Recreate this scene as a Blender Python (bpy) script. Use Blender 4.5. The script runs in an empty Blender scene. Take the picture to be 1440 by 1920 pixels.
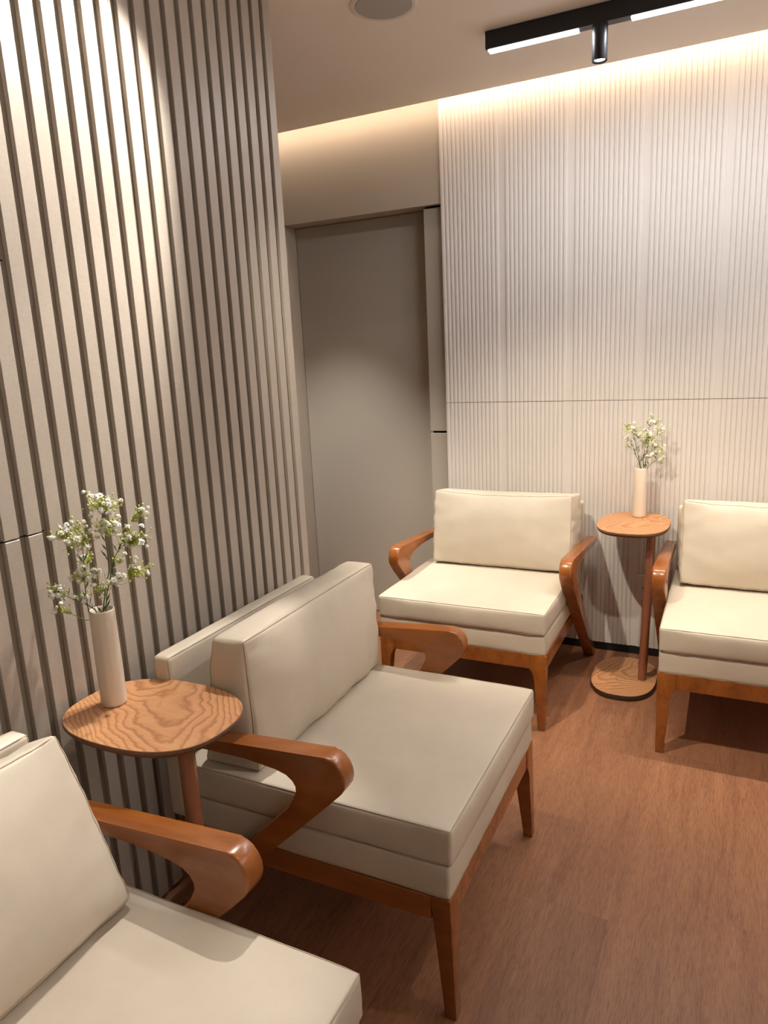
import bpy, bmesh, math, random
from mathutils import Vector, Matrix, noise
C = bpy.context.scene
COL = C.collection
PI = math.pi
# ------------------------------------------------------------------ camera
def setup_camera():
    yaw, pitch, roll = -0.45984780, -0.217703473, -0.0482828873
    ca, sa, cb, sb, cc, sc = math.cos(yaw), math.sin(yaw), math.cos(pitch), math.sin(pitch), math.cos(roll), math.sin(roll)
    f = Vector((sa*cb, ca*cb, sb)); r = Vector((ca, -sa, 0)); u = r.cross(f)
    r2 = cc*r + sc*u; u2 = -sc*r + cc*u
    cam = bpy.data.cameras.new('camera'); o = bpy.data.objects.new('camera', cam); COL.objects.link(o)
    m = Matrix((r2, u2, -f)).transposed().to_4x4(); m.translation = Vector((0, 0, 1.5))
    o.matrix_world = m
    cam.sensor_fit = 'VERTICAL'; cam.sensor_height = 36.0; cam.lens = 1339.2/1920*36.0
    cam.clip_start = 0.02
    C.camera = o
setup_camera()
# ------------------------------------------------------------------ world, exposure
w = bpy.data.worlds.new('world'); C.world = w; w.use_nodes = True
w.node_tree.nodes['Background'].inputs[0].default_value = (1.0, 0.90, 0.80, 1)
w.node_tree.nodes['Background'].inputs[1].default_value = 0.10
C.view_settings.view_transform = 'Standard'
C.view_settings.look = 'None'
C.view_settings.gamma = 1.0
C.view_settings.use_curve_mapping = False
C.view_settings.exposure = 0.35
# ------------------------------------------------------------------ lights (shared numbers)
CEIL = 2.62
WARM = (1.0, 0.79, 0.54)
NEUT = (1.0, 0.94, 0.85)
SOFT = (1.0, 0.90, 0.74)
COOL = (0.93, 0.96, 1.0)
def spot_light(name, loc, target, power, color, angle, blend=0.35, radius=0.02, parent=None):
    l = bpy.data.lights.new(name, 'SPOT'); l.energy = power; l.color = color
    l.spot_size = math.radians(angle); l.spot_blend = blend; l.shadow_soft_size = radius
    o = bpy.data.objects.new(name, l); COL.objects.link(o); o.location = loc
    o.rotation_euler = (Vector(target) - Vector(loc)).to_track_quat('-Z', 'Y').to_euler()
    return o
def area_light(name, loc, target, sx, sy, power, color, xaxis=None):
    l = bpy.data.lights.new(name, 'AREA'); l.shape = 'RECTANGLE'; l.size = sx; l.size_y = sy; l.energy = power; l.color = color
    o = bpy.data.objects.new(name, l); COL.objects.link(o)
    d = (Vector(target) - Vector(loc)).normalized(); z = -d; x = Vector(xaxis or (1, 0, 0)); y = z.cross(x).normalized(); x = y.cross(z)
    m = Matrix((x, y, z)).transposed().to_4x4(); m.translation = Vector(loc); o.matrix_world = m
    return o
# cove strip tucked behind the ceiling edge, washing the back wall
area_light('cove_and_fill_light', (-0.2, 3.378, 2.672), (-0.2, 3.44, 2.60), 5.4, 0.012, 6.6, (1.0, 0.72, 0.47))
# unseen fill light facing up, added along the right wall to lift the ceiling
area_light('cove_and_fill_light', (2.60, 0.5, 2.30), (2.52, 0.5, 2.62), 5.6, 0.05, 36.0, (0.98, 0.97, 0.96), (0, 1, 0))
# ceiling downlights (their fixtures are built further down)
DOWNLIGHTS = [  # where, position, target, power, colour, cone, blend
    ('near the slatted wall', (-1.00, 1.72), (-1.40, 1.24, 1.90), 132, NEUT, 54, 0.6),
    ('between the slatted wall and the middle armchair', (-1.10, 2.03), (-1.18, 0.86, 0.70), 95, NEUT, 37, 0.5),
    ('between the slatted wall and the front side table', (-1.17, 1.16), (-0.92, 0.34, 0.40), 32, NEUT, 40, 0.6),
    ('tilted towards the back left armchair', (-1.05, 1.50), (-0.82, 2.95, 0.60), 165, SOFT, 58, 0.9),
    ('tilted towards the back right armchair', (-0.05, 1.45), (0.16, 2.95, 0.55), 68, SOFT, 58, 0.9),
    ('added as fill from the right for the middle armchair', (0.60, 1.55), (-0.95, 1.62, 0.62), 34, NEUT, 38, 0.6),  # unseen fill lamp, added to brighten the pillow and seat front
    ('added as fill from the right for the nearest armchair', (0.60, 0.45), (-0.95, 0.44, 0.62), 26, NEUT, 32, 0.6),  # second added fill lamp, out of view, for the nearest seat and pillow
    ('in the alcove by the door', (-2.00, 2.85), (-1.98, 3.05, 0.0), 140, NEUT, 64, 0.7),
]
TRACK_SPOTS = [(-0.480, 27), (0.24, 32), (0.96, 32)]
# ------------------------------------------------------------------ materials
def newmat(name):
    m = bpy.data.materials.new(name); m.use_nodes = True
    nt = m.node_tree; b = nt.nodes['Principled BSDF']
    return m, nt, b
def N(nt, t, **kw):
    n = nt.nodes.new(t)
    for k, v in kw.items(): setattr(n, k, v)
    return n
def texco(nt, scale=(1, 1, 1), kind='Object', rot=(0, 0, 0), rand=False):
    tc = N(nt, 'ShaderNodeTexCoord'); mp = N(nt, 'ShaderNodeMapping')
    mp.inputs['Scale'].default_value = scale; mp.inputs['Rotation'].default_value = rot
    nt.links.new(tc.outputs[kind], mp.inputs['Vector'])
    if rand:
        oi = N(nt, 'ShaderNodeObjectInfo'); mul = N(nt, 'ShaderNodeMath', operation='MULTIPLY'); mul.inputs[1].default_value = 37.0
        nt.links.new(oi.outputs['Random'], mul.inputs[0]); nt.links.new(mul.outputs[0], mp.inputs['Location'])
    return mp
def ramp(nt, stops):
    r = N(nt, 'ShaderNodeValToRGB'); e = r.color_ramp.elements
    while len(e) > 1: e.remove(e[-1])
    e[0].position = stops[0][0]; e[0].color = (*stops[0][1], 1)
    for p, c in stops[1:]:
        x = e.new(p); x.color = (*c, 1)
    return r
def noise_tex(nt, vec, scale, detail=4, rough=0.55, dist=0.0):
    n = N(nt, 'ShaderNodeTexNoise'); n.inputs['Scale'].default_value = scale; n.inputs['Detail'].default_value = detail
    n.inputs['Roughness'].default_value = rough; n.inputs['Distortion'].default_value = dist
    nt.links.new(vec.outputs[0], n.inputs['Vector']); return n
def bump(nt, b, src, strength, dist=0.002, prev=None):
    bp = N(nt, 'ShaderNodeBump'); bp.inputs['Strength'].default_value = strength; bp.inputs['Distance'].default_value = dist
    nt.links.new(src, bp.inputs['Height'])
    if prev: nt.links.new(prev.outputs[0], bp.inputs['Normal'])
    nt.links.new(bp.outputs[0], b.inputs['Normal']); return bp
def plain(name, col, rough=0.5, metal=0.0, emit=None, estr=0.0, spec=0.5):
    m, nt, b = newmat(name)
    b.inputs['Base Color'].default_value = (*col, 1); b.inputs['Roughness'].default_value = rough; b.inputs['Metallic'].default_value = metal
    b.inputs['Specular IOR Level'].default_value = spec
    if emit: b.inputs['Emission Color'].default_value = (*emit, 1); b.inputs['Emission Strength'].default_value = estr
    return m
def paint(name, col, rough=0.7, var=0.04):
    m, nt, b = newmat(name); v = texco(nt)
    n = noise_tex(nt, v, 3.0, 5)
    r = ramp(nt, [(0.3, tuple(c*(1-var) for c in col)), (0.7, tuple(min(1, c*(1+var)) for c in col))])
    nt.links.new(n.outputs['Fac'], r.inputs[0]); nt.links.new(r.outputs[0], b.inputs['Base Color'])
    b.inputs['Roughness'].default_value = rough
    n2 = noise_tex(nt, v, 260.0, 2); bump(nt, b, n2.outputs['Fac'], 0.08, 0.001)
    return m
def leather(name, col):
    m, nt, b = newmat(name); v = texco(nt)
    n = noise_tex(nt, v, 5.0, 6, 0.6)
    r = ramp(nt, [(0.3, tuple(c*0.93 for c in col)), (0.7, tuple(c*1.05 for c in col))])
    nt.links.new(n.outputs['Fac'], r.inputs[0]); nt.links.new(r.outputs[0], b.inputs['Base Color'])
    n1 = noise_tex(nt, v, 11.0, 5, 0.6, 0.4)
    rr = ramp(nt, [(0.3, (0.44,)*3), (0.7, (0.58,)*3)]); nt.links.new(n1.outputs['Fac'], rr.inputs[0]); nt.links.new(rr.outputs[0], b.inputs['Roughness'])
    b.inputs['Specular IOR Level'].default_value = 0.42
    vo = N(nt, 'ShaderNodeTexVoronoi'); vo.inputs['Scale'].default_value = 420.0; nt.links.new(v.outputs[0], vo.inputs['Vector'])
    b1 = bump(nt, b, vo.outputs['Distance'], 0.06, 0.0006)
    bump(nt, b, n1.outputs['Fac'], 0.12, 0.006, b1)
    return m
def lacquer_wood(name, dark, mid, light):
    m, nt, b = newmat(name); v = texco(nt, (10, 1.3, 7), rand=True)
    n = noise_tex(nt, v, 2.2, 8, 0.6, 0.6)
    r = ramp(nt, [(0.25, dark), (0.5, mid), (0.75, light)])
    nt.links.new(n.outputs['Fac'], r.inputs[0]); nt.links.new(r.outputs[0], b.inputs['Base Color'])
    b.inputs['Roughness'].default_value = 0.27; b.inputs['Coat Weight'].default_value = 0.25; b.inputs['Coat Roughness'].default_value = 0.12
    v2 = texco(nt, (160, 6, 120)); n2 = noise_tex(nt, v2, 3.0, 3)
    bump(nt, b, n2.outputs['Fac'], 0.04, 0.0006)
    return m
def oak_top(name):
    # cathedral grain: nested U contours along local y
    m, nt, b = newmat(name); v = texco(nt)
    sep = N(nt, 'ShaderNodeSeparateXYZ'); nt.links.new(v.outputs[0], sep.inputs[0])
    nz = noise_tex(nt, v, 7.0, 3, 0.5); nz2 = noise_tex(nt, v, 60.0, 3, 0.6)
    def math_(op, a, bb):
        q = N(nt, 'ShaderNodeMath', operation=op)
        for i, s in enumerate((a, bb)):
            if isinstance(s, (int, float)): q.inputs[i].default_value = s
            else: nt.links.new(s, q.inputs[i])
        return q.outputs[0]
    al = math_('ADD', math_('MULTIPLY', sep.outputs[0], 0.65), math_('MULTIPLY', sep.outputs[1], 0.76))
    ac = math_('ADD', math_('SUBTRACT', math_('MULTIPLY', sep.outputs[0], 0.76), math_('MULTIPLY', sep.outputs[1], 0.65)), -0.03)
    f = math_('SUBTRACT', math_('MULTIPLY', al, 0.42), math_('MULTIPLY', math_('MULTIPLY', ac, ac), 9.0))
    f = math_('ADD', f, math_('MULTIPLY', nz.outputs['Fac'], 0.16))
    f = math_('ADD', f, math_('MULTIPLY', nz2.outputs['Fac'], 0.012))
    s = math_('FRACT', math_('MULTIPLY', f, 30.0), 0)
    r = ramp(nt, [(0.0, (0.36, 0.160, 0.067)), (0.16, (0.40, 0.180, 0.076)), (0.34, (0.52, 0.255, 0.115)), (0.8, (0.56, 0.285, 0.132)), (1.0, (0.43, 0.195, 0.082))])
    nt.links.new(s, r.inputs[0])
    v2 = texco(nt, (300, 14, 1)); n3 = noise_tex(nt, v2, 1.0, 3)
    mx = N(nt, 'ShaderNodeMix', data_type='RGBA', blend_type='MULTIPLY'); mx.inputs[0].default_value = 0.35
    r3 = ramp(nt, [(0.35, (0.72, 0.62, 0.55)), (0.6, (1, 1, 1))]); nt.links.new(n3.outputs['Fac'], r3.inputs[0])
    nt.links.new(r.outputs[0], mx.inputs[6]); nt.links.new(r3.outputs[0], mx.inputs[7]); nt.links.new(mx.outputs[2], b.inputs['Base Color'])
    b.inputs['Roughness'].default_value = 0.42
    bump(nt, b, s, 0.05, 0.0008)
    return m
def slat_mat(name, col):
    m, nt, b = newmat(name)
    v = texco(nt, (60, 60, 520), rand=True); n = noise_tex(nt, v, 1.0, 3, 0.6)
    v2 = texco(nt, (600, 600, 40), rand=True); n2 = noise_tex(nt, v2, 1.0, 3, 0.6)
    ad = N(nt, 'ShaderNodeMath', operation='ADD'); nt.links.new(n.outputs['Fac'], ad.inputs[0]); nt.links.new(n2.outputs['Fac'], ad.inputs[1])
    r = ramp(nt, [(0.32, tuple(c*0.90 for c in col)), (0.68, tuple(c*1.08 for c in col))])
    hf = N(nt, 'ShaderNodeMath', operation='MULTIPLY'); hf.inputs[1].default_value = 0.5; nt.links.new(ad.outputs[0], hf.inputs[0])
    nt.links.new(hf.outputs[0], r.inputs[0]); nt.links.new(r.outputs[0], b.inputs['Base Color'])
    b.inputs['Roughness'].default_value = 0.42; b.inputs['Specular IOR Level'].default_value = 0.45
    bump(nt, b, ad.outputs[0], 0.12, 0.0008)
    return m
def floor_mat(name):
    m, nt, b = newmat(name)
    oi = N(nt, 'ShaderNodeObjectInfo')
    v = texco(nt, (11, 0.9, 1), rand=True); n = noise_tex(nt, v, 1.7, 5, 0.55, 1.6)
    r = ramp(nt, [(0.25, (0.215, 0.094, 0.050)), (0.42, (0.275, 0.127, 0.068)), (0.58, (0.300, 0.142, 0.076)), (0.78, (0.345, 0.168, 0.090))])
    nt.links.new(n.outputs['Fac'], r.inputs[0])
    tn = ramp(nt, [(0.0, (0.88, 0.86, 0.86)), (0.5, (0.98, 0.97, 0.95)), (1.0, (1.07, 1.03, 1.0))]); nt.links.new(oi.outputs['Random'], tn.inputs[0])
    mx = N(nt, 'ShaderNodeMix', data_type='RGBA', blend_type='MULTIPLY'); mx.inputs[0].default_value = 1.0
    nt.links.new(r.outputs[0], mx.inputs[6]); nt.links.new(tn.outputs[0], mx.inputs[7])
    v2 = texco(nt, (520, 26, 1), rand=True); n2 = noise_tex(nt, v2, 1.0, 4, 0.7)
    r2 = ramp(nt, [(0.36, (0.60, 0.52, 0.50)), (0.52, (1, 1, 1)), (0.72, (1.28, 1.22, 1.15))]); nt.links.new(n2.outputs['Fac'], r2.inputs[0])
    mx2 = N(nt, 'ShaderNodeMix', data_type='RGBA', blend_type='MULTIPLY'); mx2.inputs[0].default_value = 0.8
    nt.links.new(mx.outputs[2], mx2.inputs[6]); nt.links.new(r2.outputs[0], mx2.inputs[7]); nt.links.new(mx2.outputs[2], b.inputs['Base Color'])
    b.inputs['Roughness'].default_value = 0.46; b.inputs['Specular IOR Level'].default_value = 0.4
    bump(nt, b, n2.outputs['Fac'], 0.22, 0.0009)
    return m
M = {}
M['leather'] = leather('beige_leather', (0.60, 0.525, 0.425))
M['seam'] = plain('seam_thread', (0.43, 0.355, 0.26), 0.55)
M['wood'] = lacquer_wood('lacquered_wood', (0.185, 0.050, 0.010), (0.275, 0.084, 0.016), (0.35, 0.118, 0.024))
M['oak'] = oak_top('oak_veneer')
M['oak_edge'] = plain('oak_edge', (0.16, 0.075, 0.036), 0.5)
M['dark_edge'] = plain('dark_stained_edge', (0.055, 0.026, 0.013), 0.5)
M['pole'] = lacquer_wood('stained_pole_wood', (0.225, 0.080, 0.040), (0.255, 0.094, 0.047), (0.28, 0.105, 0.053))
M['slat'] = slat_mat('slat_laminate', (0.415, 0.36, 0.305))
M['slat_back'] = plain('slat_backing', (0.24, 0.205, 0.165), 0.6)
M['gap'] = plain('dark_gap', (0.012, 0.011, 0.010), 0.9)
M['flute'] = paint('fluted_panel_paint', (0.66, 0.61, 0.57), 0.55, 0.02)
M['taupe'] = paint('taupe_paint', (0.40, 0.345, 0.285), 0.6, 0.02)
M['door'] = paint('door_laminate', (0.42, 0.375, 0.315), 0.42, 0.02)
M['ceil'] = paint('ceiling_paint', (0.88, 0.83, 0.77), 0.85, 0.01)
M['base'] = plain('black_baseboard', (0.008, 0.009, 0.010), 0.45)
M['floor'] = floor_mat('floor_plank_wood')
M['sub'] = plain('subfloor', (0.02, 0.012, 0.01), 0.9)
M['black'] = plain('black_metal', (0.018, 0.019, 0.024), 0.38, 0.3)
M['white_metal'] = plain('grey_grille', (0.43, 0.42, 0.41), 0.8)
M['ring'] = plain('grille_ring', (0.74, 0.68, 0.62), 0.8)
M['led'] = plain('led_diffuser', (0.9, 0.9, 0.9), 0.4, emit=(0.96, 0.98, 1.0), estr=9.0)
M['lens'] = plain('lamp_lens', (0.9, 0.9, 0.9), 0.3, emit=(1.0, 0.97, 0.93), estr=5.0)
M['vase'] = plain('cream_ceramic', (0.70, 0.60, 0.49), 0.42)
M['stem'] = plain('stem_green', (0.075, 0.13, 0.03), 0.6)
M['twig'] = plain('twig_lime', (0.36, 0.42, 0.055), 0.55)
M['petal'] = plain('white_blossom', (0.88, 0.87, 0.83), 0.7)
M['petal2'] = plain('cream_blossom', (0.76, 0.72, 0.46), 0.7)
M['bud'] = plain('bud_lime', (0.55, 0.58, 0.16), 0.6)
M['socket'] = plain('socket_plastic', (0.62, 0.58, 0.55), 0.35)
M['steel'] = plain('brushed_steel', (0.62, 0.60, 0.56), 0.3, 0.9)
# ------------------------------------------------------------------ object helpers
def link(name, me, mat=None, parent=None, loc=None, rot=None, smooth=False, angle=None):
    o = bpy.data.objects.new(name, me); COL.objects.link(o)
    if mat is not None and not me.materials: me.materials.append(mat)
    if parent: o.parent = parent
    if loc: o.location = loc
    if rot: o.rotation_euler = rot
    if smooth:
        for p in me.polygons: p.use_smooth = True
        if angle is not None: me.set_sharp_from_angle(angle=math.radians(angle))
    return o
def from_bm(name, bm, mat, parent=None, **kw):
    bmesh.ops.recalc_face_normals(bm, faces=bm.faces[:])
    me = bpy.data.meshes.new(name); bm.to_mesh(me); bm.free()
    return link(name, me, mat, parent, **kw)
def empty(name, label, cat, loc, rotz=0.0, group=None):
    o = bpy.data.objects.new(name, None); COL.objects.link(o); o.location = loc; o.rotation_euler = (0, 0, rotz)
    o.empty_display_size = 0.1
    tag(o, label, cat, group); return o
def tag(o, label, cat, group=None):
    o['label'] = label; o['category'] = cat
    if group: o['group'] = group
def structure(o, label=None, cat=None):
    o['kind'] = 'structure'
    if label: o['label'] = label
    if cat: o['category'] = cat
    return o
def add_box(bm, lo, hi, bev=0.0, seg=2):
    r = bmesh.ops.create_cube(bm, size=1.0); vs = r['verts']
    for v in vs:
        v.co = Vector(((lo[i] + hi[i])/2 + v.co[i]*(hi[i]-lo[i]) for i in range(3)))
    if bev > 0:
        es = list({e for v in vs for e in v.link_edges})
        bmesh.ops.bevel(bm, geom=es, offset=bev, segments=seg, profile=0.5, affect='EDGES')
def box(name, lo, hi, mat, parent=None, bev=0.0, seg=2, **kw):
    bm = bmesh.new(); add_box(bm, lo, hi, bev, seg); return from_bm(name, bm, mat, parent, **kw)
def add_prism(bm, pts, mapper, t0, t1, bev=0.0, seg=3):
    """polygon pts (2D) extruded between t0 and t1; mapper(p, t) -> 3D"""
    a = [bm.verts.new(mapper(p, t0)) for p in pts]; b = [bm.verts.new(mapper(p, t1)) for p in pts]
    n = len(pts)
    f0 = bm.faces.new(a); f1 = bm.faces.new(list(reversed(b)))
    for i in range(n): bm.faces.new((a[i], b[i], b[(i+1) % n], a[(i+1) % n]))
    if bev > 0:
        es = list(f0.edges) + list(f1.edges)
        bmesh.ops.bevel(bm, geom=es, offset=bev, segments=seg, profile=0.5, affect='EDGES', clamp_overlap=True)
def add_tube(bm, pts, rad, seg=6, closed=False, caps=True):
    pts = [Vector(p) for p in pts]; n = len(pts); rings = []
    rads = rad if isinstance(rad, (list, tuple)) else [rad]*n
    up = None
    for i, p in enumerate(pts):
        if closed: t = pts[(i+1) % n] - pts[i-1]
        else: t = pts[min(i+1, n-1)] - pts[max(i-1, 0)]
        t.normalize()
        if up is None:
            up = Vector((0, 0, 1)) if abs(t.z) < 0.9 else Vector((1, 0, 0))
        s = t.cross(up)
        if s.length < 1e-5: s = t.cross(Vector((0.3, 1, 0.2)))
        s.normalize(); up = s.cross(t).normalized()
        rings.append([bm.verts.new(p + rads[i]*(math.cos(2*PI*k/seg)*s + math.sin(2*PI*k/seg)*up)) for k in range(seg)])
    rng = n if closed else n-1
    for i in range(rng):
        A, B = rings[i], rings[(i+1) % n]
        for k in range(seg): bm.faces.new((A[k], A[(k+1) % seg], B[(k+1) % seg], B[k]))
    if caps and not closed:
        bm.faces.new(list(reversed(rings[0]))); bm.faces.new(rings[-1])
def add_lathe(bm, prof, seg=32, cx=0, cy=0):
    rings = []
    for r, z in prof:
        if r < 1e-6: rings.append([bm.verts.new((cx, cy, z))])
        else: rings.append([bm.verts.new((cx + r*math.cos(2*PI*k/seg), cy + r*math.sin(2*PI*k/seg), z)) for k in range(seg)])
    for A, B in zip(rings, rings[1:]):
        for k in range(seg):
            k2 = (k+1) % seg
            if len(A) == 1 and len(B) == 1: continue
            if len(A) == 1: bm.faces.new((A[0], B[k2], B[k]))
            elif len(B) == 1: bm.faces.new((A[k], A[k2], B[0]))
            else: bm.faces.new((A[k], A[k2], B[k2], B[k]))
def copy_tree(o, parent=None):
    c = o.copy(); COL.objects.link(c)
    if parent: c.parent = parent
    for ch in list(o.children): copy_tree(ch, c)
    return c
# ------------------------------------------------------------------ the setting
BACK = 3.465            # front of the fluted back wall
XL = -1.40              # front of the slats
def build_floor():
    rnd = random.Random(5)
    fl = box('floor', (-3.0, -2.6, -0.06), (2.7, 3.75, -0.008), M['sub']); structure(fl, 'reddish brown wood plank floor', 'floor')
    W, G = 0.236, 0.00012; x0 = -0.231 - W*12
    protos = {}
    for i in range(25):
        xa = x0 + i*W
        if xa > 2.69: break
        L = 1.22
        ph = 1.69 if abs(xa + 0.231 + W) < 0.01 else rnd.uniform(0, L)
        y = ph - L*math.ceil((ph + 2.6)/L)
        while y < 3.74:
            lo, hi = max(y, -2.6), min(y + L, 3.75)
            if hi - lo > 0.02:
                bx0, bx1 = max(xa, -3.0), min(xa + W, 2.7)
                key = (round(hi-lo, 3), round(bx1-bx0, 3))
                if key not in protos:
                    bm = bmesh.new(); add_box(bm, (-(bx1-bx0)/2 + G, -(hi-lo)/2 + G, -0.008), ((bx1-bx0)/2 - G, (hi-lo)/2 - G, 0.0))
                    me = bpy.data.meshes.new('floor_plank'); bm.to_mesh(me); bm.free(); me.materials.append(M['floor']); protos[key] = me
                p = bpy.data.objects.new('floor_plank', protos[key]); COL.objects.link(p); p.parent = fl
                p.location = ((bx0+bx1)/2, (lo+hi)/2, 0)
            y += L
build_floor()
def build_slat_wall():
    # core of the partition, with a shallow hatch cut between z 1.141 and 1.731
    bm = bmesh.new()
    X0, X1, G = -1.56, XL - 0.0125, 0.0016
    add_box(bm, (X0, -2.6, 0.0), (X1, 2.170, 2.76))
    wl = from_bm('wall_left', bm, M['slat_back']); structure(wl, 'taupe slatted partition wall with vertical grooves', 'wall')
    P, S = 0.058, 0.0375
    def slat_mesh(z0, z1):
        bm = bmesh.new(); add_box(bm, (-0.0125, -S/2, z0), (0.0, S/2, z1), 0.0012, 1)
        me = bpy.data.meshes.new('slat'); bmesh.ops.recalc_face_normals(bm, faces=bm.faces[:]); bm.to_mesh(me); bm.free(); me.materials.append(M['slat']); return me
    full = slat_mesh(0.012, 2.76); segs = [slat_mesh(0.012, 1.141-G), slat_mesh(1.141+G, 1.731-G), slat_mesh(1.731+G, 2.76)]
    gaps = []
    for k in range(-50, 17):
        yc = 1.190 + P*k + (P - S) + S/2
        hatch = 0.4 < yc < 1.08
        for me in (segs if hatch else [full]):
            o = bpy.data.objects.new('slat', me); COL.objects.link(o); o.parent = wl; o.location = (XL, yc, 0)
    # shadow gap of the hatch across the grooves
    bm = bmesh.new()
    for z in (1.141, 1.731): add_box(bm, (X1-0.001, 0.42, z-G), (X1+0.0008, 1.088, z+G))
    from_bm('hatch_joint', bm, M['gap'], wl)
build_slat_wall()
def fluted_profile(wd, nrib=14):
    # plan profile of one panel: half-round ribs, a flat recess at its right edge
    flat = 0.030; p = (wd - flat)/nrib; pts = []
    for i in range(nrib):
        for k in range(6):
            a = PI*k/6
            pts.append((i*p + p/2 - p/2*0.98*math.cos(a), -0.0048*math.sin(a)**0.8 if k else 0.0))
    pts += [(nrib*p, 0.0), (wd - 0.0006, 0.0), (wd, 0.0)]
    return pts
def build_back_wall():
    wb = box('wall_back', (-1.333, BACK + 0.012, 0.0), (2.7, BACK + 0.16, 2.86), M['taupe']); structure(wb, 'off-white fluted panel back wall washed by cove light', 'wall')
    wd = 0.3205; prof = fluted_profile(wd)
    def panel_mesh(z0, z1):
        bm = bmesh.new(); y0 = BACK + 0.006
        fa = [bm.verts.new((x, y0 + y, z0)) for x, y in prof]; fb = [bm.verts.new((x, y0 + y, z1)) for x, y in prof]
        ba = [bm.verts.new((prof[0][0], BACK + 0.012, z0)), bm.verts.new((prof[-1][0], BACK + 0.012, z0))]
        bb = [bm.verts.new((prof[0][0], BACK + 0.012, z1)), bm.verts.new((prof[-1][0], BACK + 0.012, z1))]
        for i in range(len(prof)-1):
            bm.faces.new((fa[i], fa[i+1], fb[i+1], fb[i]))
        bm.faces.new((fa[0], fb[0], bb[0], ba[0])); bm.faces.new((fa[-1], ba[1], bb[1], fb[-1]))
        bm.faces.new(fb + [bb[1], bb[0]]); bm.faces.new([ba[0], ba[1]] + list(reversed(fa)))
        bmesh.ops.recalc_face_normals(bm, faces=bm.faces[:])
        me = bpy.data.meshes.new('fluted_panel'); bm.to_mesh(me); bm.free(); me.materials.append(M['flute']); return me
    lo, hi = panel_mesh(0.040, 1.2388), panel_mesh(1.2412, 2.84)
    for i in range(12):
        for me in (lo, hi):
            o = bpy.data.objects.new('fluted_panel', me); COL.objects.link(o); o.parent = wb; o.location = (-1.333 + wd*i, random.Random(i).uniform(-.0006, .0006), 0)
    b = box('baseboard_back', (-1.33, BACK + 0.003, 0.0), (2.7, BACK + 0.0118, 0.0385), M['base']); structure(b)
build_back_wall()
def build_doorway():
    # lintel wall over a shallow recess, left pier, right pier with a slot, plain door leaf
    bm = bmesh.new()
    add_box(bm, (-2.25, 3.48, 2.201), (-1.333, 3.78, 2.86))
    add_box(bm, (-2.95, 3.48, 0.0), (-2.25, 3.78, 2.86))
    l = from_bm('wall_alcove', bm, M['taupe']); structure(l, 'beige wall with lintel above the recessed door', 'wall')
    d = empty('door_1', 'taupe flush door leaf recessed beside the fluted wall', 'door', (-1.85, 3.60, 0)); structure(d)
    box('door_leaf', (-0.398, 0.0, 0.004), (0.408, 0.045, 2.199), M['door'], d, 0.002, 1)
    bm = bmesh.new(); add_box(bm, (0.404, -0.028, 0.955), (0.4085, -0.0005, 1.268)); from_bm('edge_pull', bm, M['steel'], d)
    t = box('trim_1', (-1.438, 3.505, 0.0), (-1.334, 3.78, 1.0795), M['door'], None, 0.0015, 1); structure(t)
    t = box('trim_2', (-1.438, 3.505, 1.0905), (-1.334, 3.78, 2.190), M['door'], None, 0.0015, 1); structure(t)
    t = box('trim_3', (-1.432, 3.53, 1.0797), (-1.334, 3.78, 1.0903), M['gap']); structure(t)
    t = box('trim_4', (-1.44, 3.53, 2.1902), (-1.334, 3.78, 2.2008), M['gap']); structure(t)
    s = box('wall_side', (-3.05, -2.6, 0.0), (-2.95, 3.78, 2.86), M['taupe']); structure(s)
build_doorway()
def build_rest():
    c = box('ceiling', (-3.0, -2.6, CEIL), (2.7, 3.360, CEIL + 0.14), M['ceil']); structure(c, 'pale beige ceiling that stops short of the back wall for a light cove', 'ceiling')
    c = box('ceiling_cove', (-3.0, 3.362, 2.86), (2.7, 3.78, 2.90), M['ceil']); structure(c)
    c = box('wall_right', (2.7, -2.6, 0.0), (2.8, 3.78, 2.86), M['ceil']); structure(c)
    c = box('fill_trough', (2.50, -2.5, 2.18), (2.6995, 3.30, 2.285), M['ceil']); structure(c)  # unseen trough, added to carry the upward fill light
    c = box('wall_front', (-3.0, -2.7, 0.0), (2.8, -2.6, 2.86), M['taupe']); structure(c)
build_rest()
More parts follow.
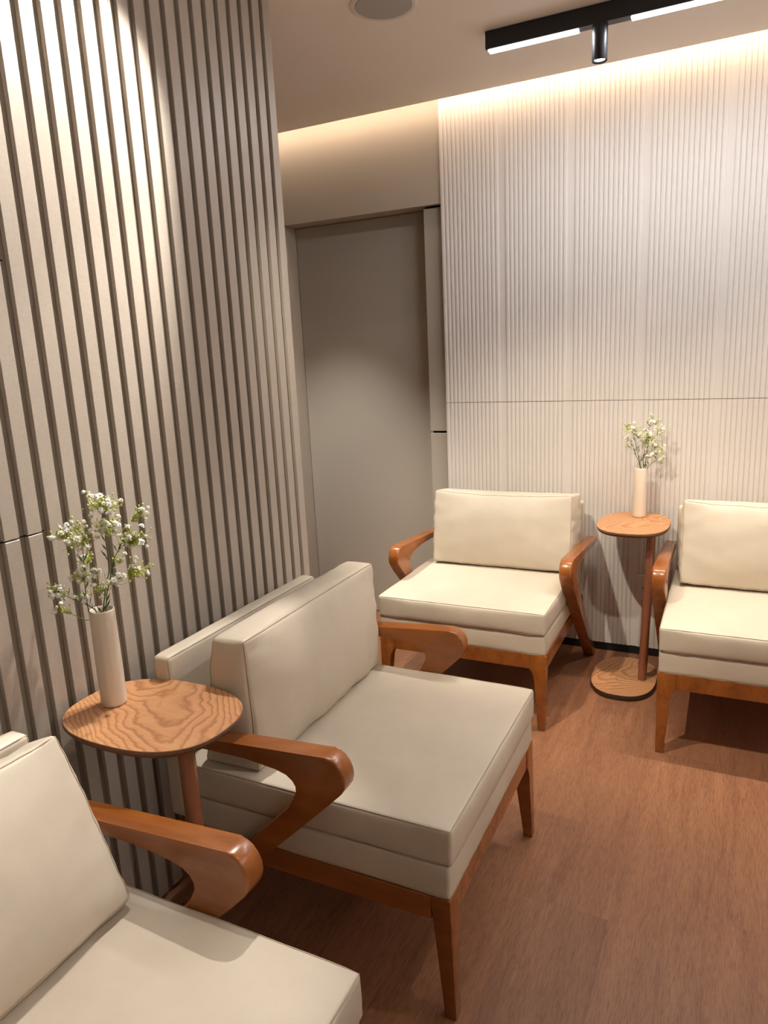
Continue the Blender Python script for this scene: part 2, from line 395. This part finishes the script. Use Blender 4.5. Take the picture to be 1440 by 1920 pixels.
# ------------------------------------------------------------------ armchairs
def axis_samples(h, r, n):
    inner = [-(h-r) + 2*(h-r)*i/n for i in range(n+1)]
    edge = [h - r*k for k in (0.0, 0.3, 0.65)]
    return [-e for e in edge] + inner + edge[::-1]
class Cushion:
    def __init__(s, w, d, h, r, crown, seed=0, wr=0.0, taper=0.0, droop=0.0, fold=0.0, pucker=0.0):
        s.h = (w/2, d/2, h/2); s.r = r; s.crown = crown; s.seed = seed; s.wr = wr; s.taper = taper; s.droop = droop; s.fold = fold; s.pucker = pucker
    def pos(s, p, lift=0.0):
        h, r = s.h, s.r
        q = Vector((max(-(h[i]-r), min(h[i]-r, p[i])) for i in range(3)))
        n = Vector(p) - q
        n = n.normalized() if n.length > 1e-7 else Vector((0, 0, 1))
        o = q + n*(r + lift)
        t = [p[i]/h[i] for i in range(3)]
        cx, cy, cz = s.crown      # bulge of the x, y, z faces
        f = lambda a: 1 - abs(a)**2.6
        d = Vector((n.x*abs(n.x)*cx*f(t[1])*f(t[2]), n.y*abs(n.y)*cy*f(t[0])*f(t[2]), n.z*abs(n.z)*cz*f(t[0])*f(t[1])))
        # corners drawn in a little so the edges bow
        if s.droop and t[2] > 0: d.z -= s.droop*(1 - abs(t[0])**2.2)*t[2]**2
        o = o + d
        if s.wr:
            sd = Vector((s.seed*7.3, s.seed*3.1, s.seed*1.7))
            a = noise.fractal(Vector(o)*7 + sd, 1.0, 2.0, 3)*s.wr*(1 - 0.75*max(0, max(abs(t[0]), abs(t[2])) - .6)/.4)
            edge = max(sorted((abs(t[0]), abs(t[1]), abs(t[2])))[1] - 0.45, 0)/0.55
            b = (noise.noise(Vector((o.x*26, o.y*9, o.z*26)) + sd*2))*s.fold*edge
            if s.pucker:      # gathered gusset at the two ends
                b += abs(n.x)**3*s.pucker*noise.noise(Vector((o.y*14, 0, o.z*75)) + sd)*(1 - t[2]**4)
            o = o + n*(a + b)
        if s.taper: o.y = (o.y + h[1])*(1 + s.taper*(0.5 - 0.5*t[2])) - h[1]
        o.z += h[2]
        return o
    def mesh(s, name, mat, n=(22, 12, 8)):
        A = [axis_samples(s.h[i], s.r, n[i]) for i in range(3)]; L = [len(a)-1 for a in A]
        bm = bmesh.new(); V = {}
        def v(i, j, k):
            key = (i, j, k)
            if key not in V: V[key] = bm.verts.new(s.pos((A[0][i], A[1][j], A[2][k])))
            return V[key]
        for k in (0, L[2]):
            for i in range(L[0]):
                for j in range(L[1]): bm.faces.new((v(i, j, k), v(i+1, j, k), v(i+1, j+1, k), v(i, j+1, k)))
        for j in (0, L[1]):
            for i in range(L[0]):
                for k in range(L[2]): bm.faces.new((v(i, j, k), v(i+1, j, k), v(i+1, j, k+1), v(i, j, k+1)))
        for i in (0, L[0]):
            for j in range(L[1]):
                for k in range(L[2]): bm.faces.new((v(i, j, k), v(i, j+1, k), v(i, j+1, k+1), v(i, j, k+1)))
        return bm
    def edge_path(s, a, b, n, lift):
        return [s.pos(Vector(a).lerp(Vector(b), i/n), lift) for i in range(n+1)]
    def seam(s, kind):
        h = s.h; bm = bmesh.new(); L = 0.0006; R = 0.0016
        def corner(x, y, z): return Vector((x*h[0], y*h[1], z*h[2]))
        if kind == 'z':      # welts round the top and bottom faces
            for z in (1, -1):
                c = [corner(-1, -1, z), corner(1, -1, z), corner(1, 1, z), corner(-1, 1, z)]
                pts = []
                for i in range(4): pts += s.edge_path(c[i], c[(i+1) % 4], 24, L)[:-1]
                add_tube(bm, pts, R, 5, closed=True)
        else:                # welts round the front and back faces
            for y in (-1, 1):
                c = [corner(-1, y, -1), corner(1, y, -1), corner(1, y, 1), corner(-1, y, 1)]
                pts = []
                for i in range(4): pts += s.edge_path(c[i], c[(i+1) % 4], 28, L)[:-1]
                add_tube(bm, pts, R, 5, closed=True)
        return bm
def make_cushion(name, cu, parent, loc, rot=(0, 0, 0), kind='z', n=(22, 12, 8)):
    o = from_bm(name, cu.mesh(name, None, n), M['leather'], parent, loc=loc, rot=rot, smooth=True)
    sm = from_bm('seam', cu.seam(kind), M['seam'], o, smooth=True)
    return o
ARM = [(-.83, .600), (-.60, .617), (-.40, .631), (-.268, .6400), (-.252, .6385), (-.240, .632), (-.229, .618), (-.222, .602), (-.2205, .585), (-.224, .569), (-.233, .555),
       (-.264, .524), (-.447, .344), (-.795, .000), (-.852, .000), (-.497, .365), (-.372, .492), (-.354, .513), (-.344, .533), (-.344, .551), (-.353, .567), (-.371, .580), (-.401, .588), (-.491, .5905), (-.605, .589), (-.83, .572)]
def make_chair(label, pillow):
    """local frame: front edge at y = 0 facing -y, back at +y, centre x = 0"""
    ch = empty('lounge_armchair', label, 'armchair', (0, 0, 0), 0, 'beige leather armchairs around the lounge')
    for s in (-1, 1):
        bm = bmesh.new(); add_prism(bm, ARM, lambda p, t: (t*s, -p[0], p[1]), 0.3605, 0.411, 0.006, 3)
        from_bm('armrest', bm, M['wood'], ch, smooth=True, angle=40)
    for s in (-1, 1):
        prof = [(.360, .318), (.357, .0), (.329, .0), (.3145, .215), (.312, .235), (.306, .249), (.295, .2575), (.295, .318)]
        bm = bmesh.new()
        def mp(p, t, s=s):
            k = 1 - 0.42*max(0, (0.24 - p[1])/0.24)      # leg gets thinner front to back as well
            return (p[0]*s, 0.002 + 0.048*k*t - 0.006*(1-min(1, p[1]/.318)) + 0.0, p[1])
        add_prism(bm, prof, mp, 0.0, 1.0, 0.0025, 2)
        from_bm('leg', bm, M['wood'], ch, smooth=True, angle=40)
    box('front_rail', (-.2955, .004, .2580), (.2955, .030, .3175), M['wood'], ch, 0.002, 2)
    for s in (-1, 1):
        a, b = sorted((s*.334, s*.3595)); box('side_rail', (a, .0485, .2580), (b, .772, .3175), M['wood'], ch, 0.002, 2)
    box('rear_rail', (-.3335, .745, .2580), (.3335, .771, .3175), M['wood'], ch, 0.002, 2)
    make_cushion('seat_deck', Cushion(.714, .738, .086, .009, (.003, .003, .0), 3, .0015, 0, 0, .0015), ch, (0, .003 + .369, .3178))
    make_cushion('seat_cushion', Cushion(.716, .738, .090, .009, (.006, .008, .004), 5, .0015, 0, 0, .002), ch, (0, -.004 + .369, .4035))
    bk = Cushion(.714, .052, .455, .012, (.002, .004, .003), 9, .0012, 0, 0, .001)
    make_cushion('backrest', bk, ch, (0, .742 + .028, .325), kind='y', n=(18, 4, 14))
    w, d, h = pillow.get('w', .655), pillow.get('d', .098), pillow.get('h', .345)
    cu = Cushion(w, d, h, .010, (.016, .036, .012), pillow['seed'], .0042, pillow.get('taper', .5), pillow.get('sag', .004), pillow.get('fold', .006), pillow.get('pucker', .002))
    make_cushion('back_pillow', cu, ch, (pillow.get('x', 0), pillow['y'] + d/2, .4955), (-pillow['lean'], 0, pillow.get('twist', 0)), kind='y', n=(30, 6, 20))
    return ch
def place(ch, x, y, rot):
    ch.location = (x, y, 0); ch.rotation_euler = (0, 0, rot); return ch
chair = make_chair('beige leather armchair by the slatted wall, whole, with near armrest under the front table top', dict(seed=2, y=.513, lean=math.radians(2), taper=.75, fold=.004, sag=.0, w=.690, x=.018, h=.346))
place(chair, -.502, 1.61, PI/2)
chair = make_chair('beige leather armchair cut off at the lower left corner, nearest the camera', dict(seed=11, y=.458, lean=math.radians(24), taper=.5, x=-.035, fold=.004, sag=.004, w=.70))
place(chair, -.515, .507, PI/2)
chair = make_chair('beige leather armchair against the fluted wall, left of the small back table', dict(seed=21, y=.505, lean=math.radians(8), taper=.05, d=.182, x=.02, fold=.004, sag=.012, pucker=.007))
place(chair, -.969, 2.585, 0)
chair = make_chair('beige leather armchair against the fluted wall, cut off by the right edge of the picture', dict(seed=31, y=.485, lean=math.radians(9), taper=.05, d=.182, x=.002, fold=.004, sag=.012, pucker=.007))
place(chair, .158, 2.588, 0)
# ------------------------------------------------------------------ side tables
def superellipse(a, b, e, n=64):
    out = []
    for k in range(n):
        t = 2*PI*k/n; c, s = math.cos(t), math.sin(t)
        out.append((a*abs(c)**(2/e)*(1 if c >= 0 else -1), b*abs(s)**(2/e)*(1 if s >= 0 else -1)))
    return out
def make_table(label, loc, rot, a, b, pole0, pole1, base_c):
    """local frame: long axis along y; loc under the centre of the top"""
    t = empty('side_table', label, 'table', (*loc, 0), rot, 'small oak side tables')
    def slab(name, a, b, z0, z1, cx, cy, under):
        bm = bmesh.new(); e = superellipse(a, b, 2.55)
        prof = [(1 - under/a, z0), (1.0, z0 + (z1-z0)*0.55), (1.0, z1 - 0.0012), (1 - 0.0012/a, z1)]
        rings = [[bm.verts.new((cx + x*k, cy + y*k, z)) for x, y in e] for k, z in prof]
        n = len(e)
        for A, B in zip(rings, rings[1:]):
            for i in range(n): bm.faces.new((A[i], A[(i+1) % n], B[(i+1) % n], B[i])).material_index = 1
        bm.faces.new(rings[-1]).material_index = 0; bm.faces.new(list(reversed(rings[0]))).material_index = 1
        me = bpy.data.meshes.new(name); bmesh.ops.recalc_face_normals(bm, faces=bm.faces[:]); bm.to_mesh(me); bm.free()
        me.materials.append(M['oak']); me.materials.append(M['oak_edge' if z0 > .1 else 'dark_edge'])
        return link(name, me, None, t)
    slab('table_top', a, b, .702, .720, 0, 0, .006)
    slab('table_base', a*.91, b*.97, .0, .026, base_c[0], base_c[1], .003)
    bm = bmesh.new(); add_tube(bm, [(pole0[0], pole0[1], .026), (pole1[0], pole1[1], .7018)], .0185, 24)
    from_bm('pole', bm, M['pole'], t, smooth=True, angle=50)
    return t
make_table('small oval oak side table between the two chairs by the slatted wall', (-1.170, 1.112), PI/2, .153, .212, (-.045, -.135), (-.055, -.140), (-.06, -.04))
make_table('small oval oak side table standing by the fluted wall between the two back armchairs', (-.373, 3.237), 0, .152, .212, (.066, -.100), (.084, -.095), (-.012, -.088))
# ------------------------------------------------------------------ vases and flowers
def make_vase(label, loc, r0, r1, h):
    bm = bmesh.new()
    add_lathe(bm, [(0, 0.0), (r0*.86, 0.0), (r0*.97, .003), (r0, .010), (r0*.99+.01*r1, h*.5), (r1, h-.004), (r1-.0008, h-.001), (r1-.0022, h), (r1-.0045, h-.002), (r1-.005, h-.02), (r1-.005, .02), (0, .018)], 48)
    # faint facets of the hand-cut glaze
    for v in bm.verts:
        a = math.atan2(v.co.y, v.co.x); rr = math.hypot(v.co.x, v.co.y)
        if rr > .02 and .01 < v.co.z < h-.01:
            k = 1 + .018*math.cos(a*12); v.co.x *= k; v.co.y *= k
    o = from_bm('vase', bm, M['vase'], None, loc=loc, smooth=True, angle=50)
    tag(o, label, 'vase', 'slim cream ceramic vases'); return o
make_vase('slim cream ceramic vase on the front side table', (-1.290, 1.112, .7202), .0295, .0285, .236)
make_vase('slim cream ceramic vase on the table by the fluted wall', (-.364, 3.352, .7202), .0290, .0280, .226)
def blossom_mesh(name, mat, seed, r=.0058):
    rnd = random.Random(seed); bm = bmesh.new()
    for ring, (n, tilt, L) in enumerate(((6, .25, 1.0), (6, .75, .9), (4, 1.2, .75))):
        for k in range(n):
            a = 2*PI*k/n + ring*.5 + rnd.uniform(-.2, .2); tl = tilt + rnd.uniform(-.15, .15)
            d = Vector((math.cos(a)*math.cos(tl), math.sin(a)*math.cos(tl), math.sin(tl)))
            s = Vector((-math.sin(a), math.cos(a), 0)); u = s.cross(d)
            tip = d*r*L; mid = d*r*L*.6
            p0 = bm.verts.new(d*r*.08); p1 = bm.verts.new(mid + s*r*.30 + u*r*.06); p2 = bm.verts.new(tip + s*r*.12 + u*r*.15); p3 = bm.verts.new(tip - s*r*.12 + u*r*.15); p4 = bm.verts.new(mid - s*r*.30 + u*r*.06)
            bm.faces.new((p0, p1, p2, p3, p4))
    bmesh.ops.create_icosphere(bm, subdivisions=1, radius=r*.55, matrix=Matrix.Translation((0, 0, r*.35)))
    me = bpy.data.meshes.new(name); bm.to_mesh(me); bm.free(); me.materials.append(mat); return me
def bouquet(label, loc, clusters, trunks, bl_mats, seed, blossom_r, right, toward):
    """clusters: (across, up, depth, spread_a, spread_u, n_blossom, n_bud, trunk) in metres from the vase mouth centre.
       trunks: polylines (across, up, depth). right / toward: horizontal axes the bunch fans out along."""
    rnd = random.Random(seed)
    R, T = Vector(right), Vector(toward)
    P = lambda a, u, d: R*a + Vector((0, 0, u)) + T*d
    root = empty('flower_bunch', label, 'flowers', loc, 0, "baby's breath bunches in vases")
    metas = [blossom_mesh('blossom', m, seed + i, blossom_r) for i, m in enumerate(bl_mats)]
    for ti, tr in enumerate(trunks):
        pts = [P(*p) for p in tr]
        bm = bmesh.new(); rad = [0.0016 - 0.0008*i/(len(pts)-1) for i in range(len(pts))]
        add_tube(bm, pts, rad, 6)
        # slim leaves along the trunk
        lf = bmesh.new()
        for i in range(1, len(pts)):
            for q in range(2):
                base = pts[i-1].lerp(pts[i], rnd.uniform(.2, .9)); a = rnd.uniform(0, 2*PI)
                d = (Vector((math.cos(a), math.sin(a), 0))*.55 + Vector((0, 0, 1))).normalized(); L = rnd.uniform(.018, .032)
                s = d.cross(Vector((math.sin(a), -math.cos(a), .2))).normalized()
                m1 = base + d*L*.5; tip = base + d*L
                vs = [lf.verts.new(base), lf.verts.new(m1 + s*.0022), lf.verts.new(tip), lf.verts.new(m1 - s*.0022)]
                lf.faces.new(vs)
        stem = from_bm('stem', bm, M['stem'], root, smooth=True)
        o = from_bm('leaves', lf, M['stem'], stem); o['kind'] = 'stuff'
        tw = bmesh.new(); bd = bmesh.new()
        for (a, u, d, sa, su, nb, nbud, t) in clusters:
            if t != ti: continue
            c = P(a, u, d)
            # branch from the nearest lower point of the trunk
            best = None
            for i in range(len(pts)-1):
                for q in range(6):
                    p = pts[i].lerp(pts[i+1], q/5)
                    if p.z > c.z - .012 and i > 0: continue
                    dd = (p - c).length + abs((c.z - p.z) - .05)*.6
                    if best is None or dd < best[0]: best = (dd, p)
            p0 = best[1]; hub = p0.lerp(c, .72) + Vector((0, 0, -.004))
            mid = p0.lerp(hub, .5) + Vector((rnd.uniform(-.004, .004), rnd.uniform(-.004, .004), -.006))
            add_tube(tw, [p0, mid, hub], [.0009, .0008, .0007], 5)
            nb, nbud = round(nb*1.7), round(nbud*2.2)
            for k in range(nb + nbud):
                e = c + R*rnd.gauss(0, sa*.72) + T*rnd.gauss(0, sa*.6) + Vector((0, 0, rnd.gauss(0, su*.72)))
                m = hub.lerp(e, .55) + Vector((rnd.uniform(-.004, .004), rnd.uniform(-.004, .004), rnd.uniform(-.005, .003)))
                add_tube(tw, [hub, m, e], [.00065, .00055, .0005], 4)
                dirn = (e - hub).normalized()
                if k < nb:
                    o = bpy.data.objects.new('blossom', metas[k % len(metas)]); COL.objects.link(o); o.parent = stem
                    o.location = e; s = rnd.uniform(.8, 1.15); o.scale = (s, s, s)
                    o.rotation_euler = (dirn + Vector((0, 0, .3))).to_track_quat('Z', 'Y').to_euler()
                else:
                    mt = Matrix.Translation(e) @ Matrix.Diagonal((1, 1, 1.3, 1))
                    bmesh.ops.create_icosphere(bd, subdivisions=1, radius=rnd.uniform(.0012, .0021)*blossom_r/.0058, matrix=mt)
        o = from_bm('twigs', tw, M['twig'], stem, smooth=True); o['kind'] = 'stuff'
        o = from_bm('buds', bd, M['bud'], stem, smooth=True); o['kind'] = 'stuff'
FRONT_CLUSTERS = [
    (0.0254, 0.2509, 0.010, 0.0254, 0.0152, 10, 22, 1),
    (0.0492, 0.2371, -0.020, 0.0189, 0.0137, 6, 10, 1),
    (0.0354, 0.1972, 0.020, 0.0240, 0.0189, 11, 24, 1),
    (-0.0634, 0.1883, 0.000, 0.0155, 0.0131, 7, 10, 0),
    (-0.0319, 0.1974, -0.025, 0.0149, 0.0099, 4, 6, 0),
    (-0.0201, 0.1740, 0.015, 0.0234, 0.0184, 9, 22, 0),
    (0.0872, 0.1571, 0.010, 0.0247, 0.0194, 12, 26, 2),
    (0.1114, 0.2116, -0.010, 0.0124, 0.0142, 5, 10, 1),
    (0.0898, 0.0725, -0.020, 0.0196, 0.0179, 6, 18, 2),
    (0.0352, 0.0717, 0.030, 0.0174, 0.0087, 6, 8, 1),
    (-0.0312, 0.0894, 0.025, 0.0168, 0.0135, 7, 12, 0),
    (-0.0014, 0.0891, 0.000, 0.0102, 0.0085, 3, 4, 0),
    (-0.0870, 0.0605, 0.010, 0.0164, 0.0148, 7, 14, 3),
    (-0.0377, 0.0340, -0.010, 0.0118, 0.0084, 4, 6, 3),
    (-0.0839, 0.0096, -0.015, 0.0099, 0.0066, 1, 5, 3),
    (-0.0128, 0.1164, -0.030, 0.0152, 0.0101, 3, 6, 0),
    (0.0023, 0.0494, 0.000, 0.0138, 0.0120, 3, 8, 2),
    (0.0552, 0.1056, -0.030, 0.0105, 0.0105, 2, 5, 2),
]
FRONT_TRUNKS = [
    [(-0.0245, -0.0387, 0.000), (-0.0274, -0.0062, 0.000), (-0.0287, 0.0388, 0.005), (-0.0256, 0.0893, 0.000), (-0.0216, 0.1271, 0.000), (-0.0233, 0.1609, 0.005)],
    [(-0.0030, -0.0430, 0.000), (0.0041, -0.0003, 0.000), (0.0139, 0.0420, -0.005), (0.0273, 0.0836, -0.010), (0.0291, 0.1205, -0.010), (0.0287, 0.1635, 0.000), (0.0290, 0.2111, 0.010), (0.0324, 0.2388, 0.010)],
    [(0.0031, -0.0442, 0.000), (0.0097, 0.0041, 0.005), (0.0165, 0.0400, 0.010), (0.0307, 0.0798, 0.000), (0.0400, 0.1103, -0.005), (0.0531, 0.1328, 0.000), (0.0741, 0.1513, 0.010)],
    [(-0.0056, -0.0425, 0.000), (-0.0128, -0.0011, 0.000), (-0.0296, 0.0179, 0.000), (-0.0518, 0.0333, 0.005), (-0.0749, 0.0507, 0.010)],
]
BACK_CLUSTERS = [
    (0.0520, 0.2045, 0.000, 0.0214, 0.0143, 6, 6, 1),
    (0.0845, 0.1686, 0.010, 0.0213, 0.0157, 6, 6, 2),
    (-0.0339, 0.1790, 0.010, 0.0204, 0.0175, 6, 6, 0),
    (-0.0638, 0.1822, -0.020, 0.0147, 0.0176, 4, 3, 0),
    (-0.0129, 0.1529, 0.000, 0.0204, 0.0204, 6, 5, 0),
    (-0.0590, 0.1327, 0.010, 0.0132, 0.0147, 3, 3, 3),
    (0.0365, 0.1457, 0.020, 0.0259, 0.0173, 6, 8, 1),
    (0.0670, 0.0999, 0.000, 0.0201, 0.0230, 5, 6, 2),
    (0.0420, 0.0624, 0.020, 0.0188, 0.0145, 6, 4, 1),
    (0.0905, 0.0410, 0.000, 0.0129, 0.0158, 4, 4, 4),
    (-0.0527, 0.0988, -0.010, 0.0118, 0.0088, 2, 3, 3),
    (0.0231, 0.1173, -0.010, 0.0231, 0.0174, 3, 9, 1),
    (0.0428, 0.2280, -0.010, 0.0072, 0.0100, 1, 2, 1),
    (0.0704, 0.0765, 0.010, 0.0172, 0.0144, 3, 5, 2),
]
BACK_TRUNKS = [
    [(0.0069, -0.0256, 0.000), (-0.0067, 0.0374, 0.000), (-0.0198, 0.0876, 0.000), (-0.0283, 0.1313, 0.000), (-0.0394, 0.1624, 0.000)],
    [(0.0157, -0.0255, 0.000), (0.0094, 0.0375, 0.000), (0.0152, 0.0882, 0.005), (0.0198, 0.1310, 0.000), (0.0272, 0.1710, 0.000), (0.0378, 0.2016, 0.000)],
    [(0.0186, -0.0254, 0.000), (0.0209, 0.0438, 0.000), (0.0252, 0.0937, 0.000), (0.0458, 0.1308, 0.000), (0.0706, 0.1565, 0.010)],
    [(0.0039, -0.0256, 0.000), (-0.0094, 0.0311, 0.000), (-0.0219, 0.0562, 0.000), (-0.0254, 0.0782, 0.000), (-0.0471, 0.1189, 0.000)],
    [(0.0215, -0.0254, 0.000), (0.0323, 0.0062, 0.000), (0.0520, 0.0283, 0.000), (0.0776, 0.0409, 0.000)],
]
ax = lambda x, y: ((y/math.hypot(x, y), -x/math.hypot(x, y), 0), (-x/math.hypot(x, y), -y/math.hypot(x, y), 0))
r_, t_ = ax(-1.29, 1.112)
bouquet("white baby's breath bunch with lime twigs in the front vase", (-1.290, 1.112, .7202 + .236), FRONT_CLUSTERS, FRONT_TRUNKS, [M['petal']], 4, .0080, r_, t_)
r_, t_ = ax(-.364, 3.352)
bouquet("pale yellow sprigs in the vase by the fluted wall", (-.364, 3.352, .7202 + .226), BACK_CLUSTERS, BACK_TRUNKS, [M['petal2'], M['petal']], 9, .0085, r_, t_)
# ------------------------------------------------------------------ ceiling fixtures
def build_track():
    y0, y1, z0 = 2.790, 2.832, 2.560
    tr = empty('track_light', 'black linear ceiling track light with a spotlight cylinder', 'track light', (-.10, 2.811, CEIL), 0)
    ox, oy, oz = -.10, 2.811, CEIL
    box('track_rail', (-.882-ox, y0-oy, z0-oz), (1.30-ox, y1-oy, -.0002), M['black'], tr, 0.002, 1)
    for xa, xb in ((-.874, -.552), (-.378, .13), (.36, .86)):
        box('light_bar', (xa-ox, y0+.006-oy, z0-.006-oz), (xb-ox, y1-.006-oy, z0-.0002-oz), M['led'], tr, 0.002, 1)
        a = area_light('light_bar_lamp', ((xa+xb)/2, 2.811, z0-.008), ((xa+xb)/2, 2.811, 0), xb-xa, .028, 11.8*(xb-xa), COOL)
    for x, p in TRACK_SPOTS:
        bm = bmesh.new(); add_lathe(bm, [(0, z0-.0004-oz), (.0255, z0-.0004-oz), (.0262, z0-.006-oz), (.0262, 2.450-oz), (.0250, 2.4482-oz), (.0236, 2.4495-oz), (.0225, 2.456-oz), (0, 2.457-oz)], 32, x-ox, 0)
        s = from_bm('spot_cylinder', bm, M['black'], tr, smooth=True, angle=40)
        bm = bmesh.new(); add_lathe(bm, [(0, 2.4535-oz), (.018, 2.4535-oz), (.018, 2.4565-oz)], 24, x-ox, 0); from_bm('lens', bm, M['lens'], s, smooth=True, angle=40)
        spot_light('spot_lamp', (x, 2.811, 2.446), (x, 2.92, 0), p, WARM, 84, 0.85, 0.018)
build_track()
def build_speaker():
    o = empty('ceiling_speaker', 'round grey speaker grille flush in the ceiling', 'speaker', (-1.108, 2.412, CEIL), 0)
    bm = bmesh.new(); add_lathe(bm, [(.112, -.0002), (.112, -.003), (.106, -.006), (.094, -.0045), (.0935, -.0002)], 64); from_bm('trim_ring', bm, M['ring'], o, smooth=True, angle=40)
    bm = bmesh.new(); add_lathe(bm, [(.093, -.0003), (.092, -.006), (.05, -.0075), (0, -.008)], 64); from_bm('grille', bm, M['white_metal'], o, smooth=True, angle=40)
build_speaker()
def build_downlights():
    for (nm, p, tgt, pw, col, cone, bl) in DOWNLIGHTS:
        o = empty('downlight', 'small round recessed ceiling downlight ' + nm, 'downlight', (p[0], p[1], CEIL), 0, 'recessed ceiling downlights')
        bm = bmesh.new(); add_lathe(bm, [(.042, -.0002), (.042, -.003), (.038, -.004), (.031, -.002), (.030, -.0002)], 32); from_bm('trim_ring', bm, M['black'], o, smooth=True, angle=40)
        bm = bmesh.new(); add_lathe(bm, [(.0295, -.0004), (.028, -.0012), (0, -.0014)], 32); from_bm('lens', bm, M['lens'], o)
        spot_light('downlight_lamp', (p[0], p[1], CEIL - .008), tgt, pw, col, cone, bl, 0.02)
build_downlights()
def build_strip():
    o = box('led_strip', (-2.9, 3.3605, 2.665), (2.5, 3.371, 2.680), M['lens']); tag(o, 'warm LED strip hidden in the ceiling cove above the back wall', 'led strip')
build_strip()
def build_socket():
    o = empty('wall_socket', 'grey plastic wall socket behind the pole of the back table', 'socket', (-.336, BACK, .347), 0)
    box('faceplate', (-.043, -.0085, -.063), (.043, -.0003, .063), M['socket'], o, 0.002, 2)
    bm = bmesh.new()
    bm.free()
    for dx in (-.012, .012): box('socket_slot', (dx-.0016, -.0092, -.008), (dx+.0016, -.0083, .006), M['gap'], o)
build_socket()
